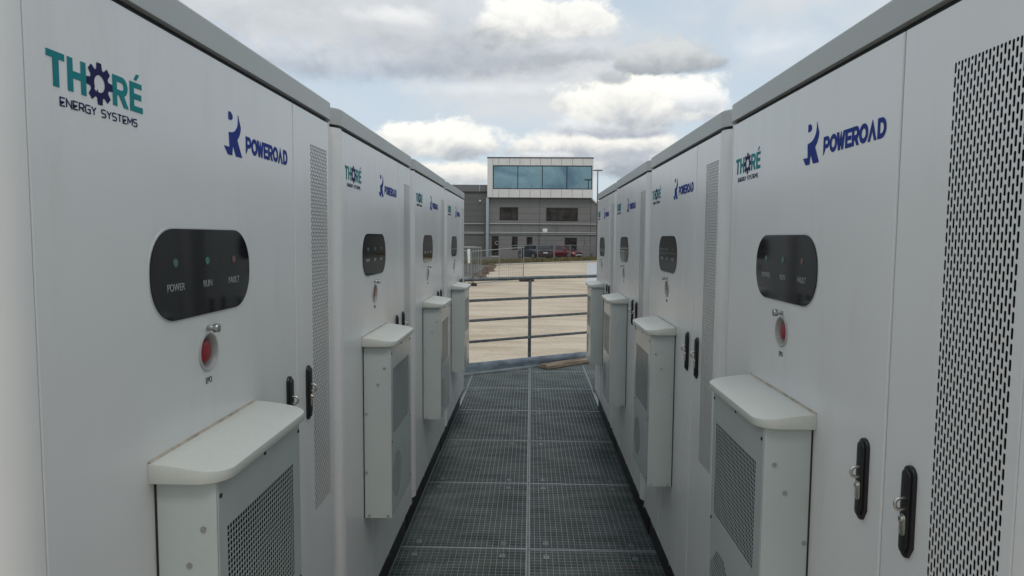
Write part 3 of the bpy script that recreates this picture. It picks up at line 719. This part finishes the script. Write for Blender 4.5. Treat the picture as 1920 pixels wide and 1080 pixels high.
# joints are interrupted at openings
segs_ok = mb
wj = bpart(segs_ok, 'cladding_joints', 'joint', wall)
def window(h, mull=(), blinds=0, name='window'):
    d = .09; f = MB(); x0, x1, z0, z1 = h
    f.box(x0, x1, BY-.015, BY+.12, z0, z0+d).box(x0, x1, BY-.015, BY+.12, z1-d, z1).box(x0, x0+d, BY-.015, BY+.12, z0+d, z1-d).box(x1-d, x1, BY-.015, BY+.12, z0+d, z1-d)
    for m_ in mull: f.box(x0+(x1-x0)*m_-.05, x0+(x1-x0)*m_+.05, BY-.013, BY+.12, z0+d, z1-d)
    w_ = bpart(f, name, 'wframe')
    bpart(MB().box(x0+d*.5, x1-d*.5, BY+.05, BY+.07, z0+d*.5, z1-d*.5), 'pane', 'wglass', w_)
    return w_
window(holes[0], (.64,)); window(holes[1], (.37, .63)); window(holes[3]); window(holes[4]); window(holes[5], (.5,))
dr = window(holes[2], (), 0, 'door')
mb = MB()
for a_ in range(0, 360, 20):
    x_, z_ = fx(932.5), fz(456)
    mb.tube((x_+.17*math.cos(R(a_)), BY+.03, z_+.2*math.sin(R(a_))), (x_+.17*math.cos(R(a_+20)), BY+.03, z_+.2*math.sin(R(a_+20))), .035, 6)
bpart(mb, 'round_notice', 'column', dr)
bpart(MB().box(fx(920.5), fx(938), BY-.9, BY-.01, GB, GB+.16), 'door_step', 'kerb')
for zz, rad in ((419.6, .045), (436.2, .05), (438.8, .035)):
    bpart(MB().tube((fx(918.5), BY-.10, fz(zz)), (fx(1690), BY-.10, fz(zz)), rad, 10), 'facade_pipe', 'pipe', smooth=50)
bpart(MB().box(fx(918), fx(1690), BY-.05, BY-.006, fz(438.2)-.03, fz(437.3)+.03), 'cable_tray', 'joint')
bpart(MB().box(fx(1019), fx(1028), BY-.12, BY-.004, fz(435.3), fz(428.6)), 'wall_box', 'white', bevel=.02)
bpart(MB().box(fx(912), fx(917.3), BY-.35, BY+.1, GB, fz(370.6)), 'corner_column', 'column', bevel=.03)
bpart(MB().tube((fx(1112.5), BY-.01, fz(476)), (fx(1112.5), BY-.09, fz(476)), .09, 10), 'wall_outlet', 'wframe')
# white top storey
X0, X1, ZB, ZT = fx(914.5), fx(1112), fz(370.3), fz(297)
gx0, gx1, gz0, gz1 = fx(925), fx(1110.3), fz(354.5), fz(310.5)
FY = BY-.45
mb = MB(); sheet(mb, X0, X1, ZB, ZT, FY, [(gx0, gx1, gz0, gz1)])
o4 = [(gx0, gz0), (gx1, gz0), (gx1, gz1), (gx0, gz1)]
mb.add([(p, FY, q) for p, q in o4]+[(p, FY+.25, q) for p, q in o4], [(k, 4+k, 4+(k+1) % 4, (k+1) % 4) for k in range(4)])
mb.add([(X0, FY, ZB), (X0, FY+13, ZB), (X0, FY+13, ZT), (X0, FY, ZT)], [(0, 1, 2, 3)])
mb.add([(X1, FY, ZB), (X1, FY+13, ZB), (X1, FY+13, ZT), (X1, FY, ZT)], [(0, 3, 2, 1)])
mb.add([(X0, FY, ZB), (X1, FY, ZB), (X1, FY+13, ZB), (X0, FY+13, ZB)], [(0, 3, 2, 1)])
mb.add([(X0, FY, ZT), (X1, FY, ZT), (X1, FY+13, ZT), (X0, FY+13, ZT)], [(0, 1, 2, 3)])
ts = bpart(mb, 'top_storey', 'white')
mb = MB()
for xx in (936, 955.5, 975.3, 994.7, 1014, 1033.6, 1053.2, 1073.4, 1092.6):
    mb.box(fx(xx)-.016, fx(xx)+.016, FY-.002, FY+.004, gz1+.06, ZT).box(fx(xx)-.016, fx(xx)+.016, FY-.002, FY+.004, ZB, gz0-.06)
mb.box(fx(924.6)-.012, fx(924.6)+.012, FY-.002, FY+.004, ZB, ZT)
bpart(mb, 'panel_joints', 'joint', ts)
bpart(MB().box(X0-.04, X1+.06, FY-.05, FY+13, ZT+.002, ZT+.10), 'roof_edge', 'joint', ts)
gf = MB(); 
gf.box(gx0, gx1, FY-.02, FY+.2, gz0, gz0+.08).box(gx0, gx1, FY-.02, FY+.2, gz1-.10, gz1).box(gx0, gx0+.08, FY-.02, FY+.2, gz0+.08, gz1-.10).box(gx1-.08, gx1, FY-.02, FY+.2, gz0+.08, gz1-.10)
for xx in (971.5, 1017.3, 1063.2): gf.box(fx(xx)-.045, fx(xx)+.045, FY-.02, FY+.2, gz0+.08, gz1-.10)
gf = bpart(gf, 'glazing_frame', 'wframe', bl)
gs = [gx0+.06, fx(971.5), fx(1017.3), fx(1063.2), gx1-.06]
for a_, b_ in zip(gs, gs[1:]):
    g_ = MB().box(a_, b_, FY+.09, FY+.11, gz0+.05, gz1-.05); bpart(g_, 'glass_pane', 'curtain', gf)
bpart(MB().tube((fx(1077), BY+3, ZT+.1), (fx(1077), BY+3, ZT+.42), .12, 10).tube((fx(1077), BY+3, ZT+.42), (fx(1077), BY+3, ZT+.5), .17, 10), 'roof_vent', 'joint', ts)
# lower hall on the left
LX0, LX1 = fx(915.5)-34, fx(914.3); LY = BY+1.2
hb = thing('industrial_hall', 'long dark grey industrial hall joined to the left of the office building', 'building', ((LX0+LX1)/2, LY, GB))
def hpart(mb_, name, m, parent=None, **k): return world_child2(mb_.build(name, m, None, **k), parent or hb)
mb = MB(); zt_, zp_ = fz(344.5), fz(359.5)
hw = hpart(MB().box(LX0, LX1, LY, LY+20, GB, zp_), 'wall', 'clad2')
hpart(MB().box(LX0, LX1, LY+.25, LY+19.8, zp_+.12, zt_), 'parapet', 'parapet')
hpart(MB().box(LX0, LX1, LY-.12, LY+19.9, zp_+.002, zp_+.118), 'gutter', 'joint')
mb = MB()
for zz in (372, 383, 394, 405, 416, 427, 449, 460): mb.box(LX0, LX1, LY-.002, LY+.004, fz(zz)-.014, fz(zz)+.014)
hpart(mb, 'cladding_joints', 'joint', hw)
mb = MB()
for i in range(12): mb.box(fx(897.5)-i*1.3-.01, fx(897.5)-i*1.3+.01, LY+.247, LY+.254, zp_+.125, zt_-.04)
hpart(mb, 'parapet_joints', 'joint')
hpart(MB().box(fx(897), fx(898.2), LY+.18, LY+.249, zp_+.125, zt_-.06), 'downpipe', 'pipe')
lm = hpart(MB().box(fx(897.5), fx(900.5), LY-.18, LY-.005, fz(377.5), fz(374)), 'wall_lamp', 'white', bevel=.03)
for zz, rad in ((419.6, .045), (436.2, .05), (438.8, .035)):
    hpart(MB().tube((LX0, LY-.10, fz(zz)), (LX1-.4, LY-.10, fz(zz)), rad, 10), 'facade_pipe', 'pipe', smooth=50)
# right-hand continuation of the works, seen only as a reflection in the indicator windows
M['shed'] = mat('shed_cladding', (.30, .31, .31), .6, var=.1, vscale=.3)
for nm, lab, x0, y0, w_, d_, h_ in (('warehouse', 'pale grey warehouse far right beyond the cabinets', 18, 62, 34, 18, 6.5), ('warehouse', 'pale grey warehouse far left beyond the cabinets', -56, 40, 26, 18, 6.0)):
    t_ = thing(nm, lab, 'building', (x0+w_/2, y0, GB))
    world_child2(MB().box(x0, x0+w_, y0, y0+d_, GB, h_).build('wall', 'shed'), t_)
    world_child2(MB().add([(x0-.3, y0-.3, h_+.002), (x0+w_+.3, y0-.3, h_+.002), (x0+w_+.3, y0+d_+.3, h_+.002), (x0-.3, y0+d_+.3, h_+.002), (x0-.3, y0+d_/2, h_+1.8), (x0+w_+.3, y0+d_/2, h_+1.8)],
        [(0, 1, 5, 4), (2, 3, 4, 5), (0, 4, 3), (1, 2, 5), (0, 3, 2, 1)]).build('roof', 'parapet'), t_)
    for k in range(5):
        xa = x0+2+k*(w_-6)/4
        world_child2(MB().box(xa, xa+2.6, y0-.06, y0-.004, GB, 3.4).build('gate', 'clad2'), t_)

# ------------------------------------------------------------------ street lamp
M['lamp_pole'] = mat('lamp_pole_paint', (.10, .105, .11), .5)
def lamp(x, y, ztop, label, heads):
    t_ = thing('street_lamp', label, 'street lamp', (x, y, GZ))
    H_l = ztop-GZ
    MB().tube((0, 0, 0), (0, 0, H_l), .085, 12, r1=.05).build('pole', 'lamp_pole', t_, smooth=40)
    for sx_ in heads:
        hd = MB().add([(sx_*.02, -.14, H_l-.02), (sx_*.50, -.10, H_l+.0), (sx_*.50, .10, H_l+.0), (sx_*.02, .14, H_l-.02), (sx_*.02, -.10, H_l+.13), (sx_*.46, -.06, H_l+.10), (sx_*.46, .06, H_l+.10), (sx_*.02, .10, H_l+.13)],
            [(0, 3, 2, 1), (4, 5, 6, 7), (0, 1, 5, 4), (1, 2, 6, 5), (2, 3, 7, 6), (3, 0, 4, 7)])
        hd.build('lamp_head', 'lamp_pole', t_, bevel=.02)
    return t_
lamp(6.80, 70, 8.72, 'slim dark street lamp standing right of the white glazed storey', (-1, 1))

# ------------------------------------------------------------------ cars
M['tyre'] = mat('tyre_rubber', (.015, .015, .015), .8); M['rimm'] = mat('alloy_rim', (.35, .36, .37), .35, .9)
M['cglass'] = mat('car_glass', (.015, .018, .020), .06, spec=.7); M['tail'] = mat('tail_lens', (.22, .015, .015), .2, coat=.5)
M['lens'] = mat('clear_lens', (.62, .64, .66), .15, .3); M['cplate'] = mat('number_plate', (.72, .72, .68), .5); M['trim'] = mat('black_trim', (.02, .02, .02), .6)
def car(name, label, paint, L_, W_, stations, cabin, loc, rz, lift=.2):
    """stations: (x, z bottom, z belt, half width); cabin: (x base rear, x roof rear, x roof front, x base front, z belt, z roof)"""
    t_ = thing(name, label, 'car', loc, rz)
    vs = []; secs = []
    for x, zb, zt, hw in stations:
        half = [(hw*.86, zb), (hw*.98, zb+.10), (hw, zb+(zt-zb)*.45), (hw*.985, zb+(zt-zb)*.8), (hw*.90, zt)]
        secs.append([(x, y, z) for y, z in half]+[(x, -y, z) for y, z in half[::-1]])
    n = len(secs[0]); fs = [(l*n+i, l*n+(i+1) % n, (l+1)*n+(i+1) % n, (l+1)*n+i) for l in range(len(secs)-1) for i in range(n)]
    fs += [tuple(range(n)), tuple((len(secs)-1)*n+i for i in range(n-1, -1, -1))]
    body = MB().add([p for s_ in secs for p in s_], fs).build('body', paint, t_, bevel=.03, segs=2, ang=35, smooth=50)
    xb, xr, xf, xw, zb, zr = cabin; hw = W_/2*.90; hr_ = W_/2*.70
    cv = []
    for x, z, w in ((xb, zb-.02, hw), (xr, zr-.02, hr_), ((xr+xf)/2, zr+.01, hr_), (xf, zr-.03, hr_), (xw, zb-.02, hw)): cv += [(x, w, z), (x, -w, z)]
    cv += [(xr, hr_*.9, zr), (xr, -hr_*.9, zr)]
    MB().add(cv[:10], [(0, 1, 3, 2), (2, 3, 5, 4), (4, 5, 7, 6), (6, 7, 9, 8), (0, 2, 4, 6, 8), (9, 7, 5, 3, 1)]).build('cabin', paint, t_, bevel=.04, segs=2, ang=20, smooth=50)
    def lerp(a, b, f): return tuple(p+(q-p)*f for p, q in zip(a, b))
    def quad(a, b, c, d, off, nm, m_):
        nr = (Vector(b)-Vector(a)).cross(Vector(c)-Vector(a)).normalized()*off
        pts = [Vector(p)+nr for p in (a, b, c, d)]; back = [p-nr*1.0-nr.normalized()*.01 for p in pts]
        return MB().add(pts+back, [(0, 1, 2, 3), (7, 6, 5, 4), (0, 4, 5, 1), (1, 5, 6, 2), (2, 6, 7, 3), (3, 7, 4, 0)]).build(nm, m_, t_)
    for sgn in (1, -1):
        B0, T0, T1, B1 = (xb, sgn*hw, zb), (xr, sgn*hr_, zr-.03), (xf, sgn*hr_, zr-.04), (xw, sgn*hw, zb)
        a = lerp(lerp(B0, B1, .10), lerp(T0, T1, .06), .12); b = lerp(lerp(B0, B1, .10), lerp(T0, T1, .06), .88)
        c_ = lerp(lerp(B0, B1, .47), lerp(T0, T1, .49), .88); d_ = lerp(lerp(B0, B1, .47), lerp(T0, T1, .49), .12)
        q = (a, d_, c_, b) if sgn < 0 else (a, b, c_, d_); quad(*q, .008, 'side_window', 'cglass')
        a = lerp(lerp(B0, B1, .51), lerp(T0, T1, .53), .12); b = lerp(lerp(B0, B1, .51), lerp(T0, T1, .53), .88)
        c_ = lerp(lerp(B0, B1, .86), lerp(T0, T1, .94), .88); d_ = lerp(lerp(B0, B1, .90), lerp(T0, T1, .95), .12)
        q = (a, d_, c_, b) if sgn < 0 else (a, b, c_, d_); quad(*q, .008, 'side_window', 'cglass')
        MB().box(xw-.42, xw-.22, sgn*(W_/2+.02)-.09, sgn*(W_/2+.02)+.09, zb+.0, zb+.15).build('mirror', paint, t_, bevel=.03)
    k = .88
    quad((xw-.05, -hw*k, zb+.03), (xw-.05, hw*k, zb+.03), lerp((xf, hr_*k, zr-.03), (xw, hw*k, zb), .12), lerp((xf, -hr_*k, zr-.03), (xw, -hw*k, zb), .12), .012, 'windscreen', 'cglass')
    quad(lerp((xb, hw*k, zb), (xr, hr_*k, zr), .15), lerp((xb, -hw*k, zb), (xr, -hr_*k, zr), .15), lerp((xb, -hw*k, zb), (xr, -hr_*k, zr), .85), lerp((xb, hw*k, zb), (xr, hr_*k, zr), .85), .012, 'rear_window', 'cglass')
    rw = .33
    for x in (-L_*.30, L_*.31):
        for sgn in (1, -1):
            y0 = sgn*(W_/2-.20); y1 = sgn*(W_/2+.012)
            w_ = MB().tube((x, y0, rw), (x, y1, rw), rw, 22).build('wheel', 'tyre', t_, bevel=.02)
            MB().tube((x, y1-.01*sgn, rw), (x, y1+.006*sgn, rw), rw*.66, 18).build('rim', 'rimm', w_, bevel=.01)
    x0, zb0, zt0, hw0 = stations[0]; x1, zb1, zt1, hw1 = stations[-1]
    for sgn in (1, -1):
        MB().box(x0-.015, x0+.12, sgn*(hw0-.2)-.19, sgn*(hw0-.2)+.19, zt0-.30, zt0-.14).build('tail_light', 'tail', t_, bevel=.03)
        MB().box(x1-.16, x1+.02, sgn*(hw1-.2)-.20, sgn*(hw1-.2)+.20, zt1-.20, zt1-.04).build('headlight', 'lens', t_, bevel=.04)
    MB().box(x0-.02, x0+.02, -.26, .26, zb0+.33, zb0+.45).build('number_plate', 'cplate', t_)
    MB().box(x1-.02, x1+.02, -.26, .26, zb1+.10, zb1+.21).build('number_plate', 'cplate', t_)
    MB().box(x0-.03, x0+.1, -hw0*.9, hw0*.9, zb0-.02, zb0+.14).build('bumper', 'trim', t_, bevel=.03)
    MB().box(x1-.1, x1+.03, -hw1*.8, hw1*.8, zb1+.22, zb1+.36).build('grille', 'trim', t_, bevel=.03)
    return t_
M['navy_paint'] = mat('dark_blue_car_paint', (.018, .024, .034), .25, .2, coat=.8)
M['red_paint'] = mat('dark_red_car_paint', (.13, .008, .016), .25, .2, coat=.8)
suv_st = [(-2.18, .32, .86, .80), (-2.08, .28, 1.02, .90), (-1.4, .24, 1.02, .93), (0, .24, 1.0, .93), (.95, .24, .98, .92), (1.7, .26, .90, .88), (2.05, .30, .78, .80), (2.18, .34, .64, .66)]
red_st = [(-1.98, .30, .80, .74), (-1.88, .26, .92, .84), (-1.2, .22, .94, .87), (0, .22, .92, .87), (.75, .22, .92, .86), (1.45, .24, .82, .83), (1.82, .28, .68, .76), (1.95, .32, .56, .62)]
car('parked_car', 'dark blue SUV parked with its back to the yard, in front of the office building', 'navy_paint', 4.36, 1.86, suv_st, (-2.02, -1.62, .35, 1.15, 1.0, 1.55), (.35, 68.6, GZ-.02), math.atan2(.86, -.5))
car('parked_car', 'dark red hatchback parked facing right beside the dark blue SUV', 'red_paint', 3.95, 1.74, red_st, (-1.85, -1.35, .2, 1.05, .92, 1.45), (3.45, 70.8, GZ-.02), math.atan2(-.62, .78))

# ------------------------------------------------------------------ fences
M['fence'] = mat('zinc_fence', (.27, .285, .28), .5, .4); M['wire'] = mat('zinc_wire', (.14, .15, .145), .5, .3)
M['block'] = mat('rubber_block', (.03, .028, .026), .8); M['tagm'] = mat('pale_tag', (.62, .70, .66), .6)
F0, F1 = Vector((-.9, 61.6)), Vector((7.6, 71.9)); FD = (F1-F0).normalized(); FL = (F1-F0).length
fe = thing('wire_fence', 'low wire fence with thin posts standing in the grass before the cars', 'fence', (F0.x, F0.y, GZ))
def fpart(mb_, name, m, **k): return world_child2(mb_.build(name, m, None, **k), fe)
ztop = 1.10
def fpt(s, z): q = F0+FD*s; return (q.x, q.y, z)
for s in (.05, 2.42, 4.87, 5.05, 7.55, 10.1, 12.9): fpart(MB().tube(fpt(s, GZ-.1), fpt(s, ztop+.02), .036, 8), 'post', 'fence', smooth=50)
fpart(MB().tube(fpt(-1.2, ztop), fpt(FL, ztop), .028, 8), 'top_rail', 'fence', smooth=50)
mb = MB()
for k in range(1, 7): z = GZ+k*.2; mb.tube(fpt(-1.2, z), fpt(FL, z), .004, 4)
for k in range(140): s = -1.2+k*(FL+1.2)/140; mb.tube(fpt(s, GZ), fpt(s, ztop), .003, 4)
fpart(mb, 'wire_mesh', 'wire')

M['twig'] = mat('sapling_bark', (.06, .05, .038), .9); M['leaf'] = mat('sapling_leaf', (.10, .10, .04), .8, var=.3)
random.seed(5)
for x, y, h_, lab in ((.72, 66.2, 2.6, 'thin bare sapling rising in front of the dark blue SUV'), (5.55, 70.4, 2.2, 'thin sapling right of the dark red hatchback')):
    t_ = thing('sapling', lab, 'young tree', (x, y, GZ))
    tk = MB().tube((0, 0, 0), (.05, 0, h_*.6), .035, 6, r1=.025).tube((.05, 0, h_*.6), (-.02, 0, h_), .025, 6, r1=.01)
    tk.build('trunk', 'twig', t_, smooth=50)
    cr = MB()
    for k in range(70):
        z = h_*random.uniform(.35, 1.0); q = Vector((random.gauss(.02, .12), random.gauss(0, .12), z)); a = random.uniform(0, 6.3); w_ = random.uniform(.03, .07)
        cr.add([q, q+Vector((math.cos(a)*w_, math.sin(a)*w_, w_*.5)), q+Vector((0, 0, w_*1.4))], [(0, 1, 2)])
    cr.build('crown', 'leaf', t_)

def temp_panel(a, b, za, zb_, label, tilt=0., blocks=True, dens=26, brace=True):
    """temporary site fence panel from a to b (plan points), tops at za / zb_"""
    A, B = Vector((*a, 0)), Vector((*b, 0)); d = (B-A); L_ = d.length; d.normalize(); nrm = Vector((-d.y, d.x, 0))
    t_ = thing('site_fence', label, 'site fence', ((a[0]+b[0])/2, (a[1]+b[1])/2, GZ), 0, 'temporary site fence panels')
    def pt(s, f): q = A+d*(s*L_); z1 = za+(zb_-za)*s; z = GZ+.10+(z1-GZ-.10)*f; return q+nrm*(tilt*f)-d*(.16*f if brace else 0)+Vector((0, 0, z))
    mb_ = MB(); pts = [pt(0, 0), pt(0, 1), pt(1, 1), pt(1, 0)]
    for p, q in zip(pts, pts[1:]+pts[:1]): mb_.tube(p, q, .021, 8)
    mb_.tube(pt(.5, 0), pt(.5, 1), .014, 6)
    world_child2(mb_.build('frame', 'fence', None, smooth=50), t_)
    mb_ = MB()
    for k in range(1, dens): mb_.tube(pt(k/dens, 0), pt(k/dens, 1), .005, 4, cap=False)
    for k in range(1, 9): mb_.tube(pt(0, k/9), pt(1, k/9), .0035, 4, cap=False)
    world_child2(mb_.build('mesh_wires', 'wire', None), t_)
    return t_
temp_panel((-2.62, 29.6), (-.37, 33.7), 1.18, 1.33, 'leaning wire site fence panel with a curved wire net, nearest the railing', -.1)
temp_panel((-4.6, 27.9), (-2.70, 29.4), 1.18, 1.22, 'wire site fence panel half hidden behind the last left cabinet', -.06)
random.seed(11)
for k, (xa, xb_, yy) in enumerate(((-5.4, -2.52, 34.0), (-5.2, -2.70, 34.5), (-5.6, -2.86, 35.0), (-5.5, -3.05, 35.6))):
    o_ = temp_panel((xa, yy-.3), (xb_, yy), 1.28, 1.30, ['front wire fence panel of the stack standing left of the dirt ridge', 'second wire fence panel of the stack left of the dirt ridge', 'third wire fence panel of the stack left of the dirt ridge', 'rearmost wire fence panel of the stack left of the dirt ridge'][k], random.uniform(-.1, .1), dens=34, brace=False)
    if k == 0: world_child2(MB().box(-3.20, -3.06, yy-.10, yy-.07, .50, 1.22).build('paper_tag', 'tagm'), o_)
for k, (x, y, rz, lab) in enumerate(((-.20, 33.2, .15, 'black rubber fence foot under the leaning panel, behind the railing post'), (-2.75, 29.7, .2, 'black rubber fence foot near the last left cabinet'), (-2.72, 33.9, .1, 'black rubber fence foot below the stacked fence panels'))):
    o_ = MB().box(-.36, .36, -.12, .12, 0, .13).tube((-.2, 0, .13), (-.2, 0, .19), .035, 8).tube((.2, 0, .13), (.2, 0, .19), .035, 8).build('rubber_block', 'block', None, bevel=.02)
    o_.location = (x, y, GZ-.004); o_.rotation_euler = (0, 0, rz); tag(o_, lab, 'fence foot', 'rubber fence feet')
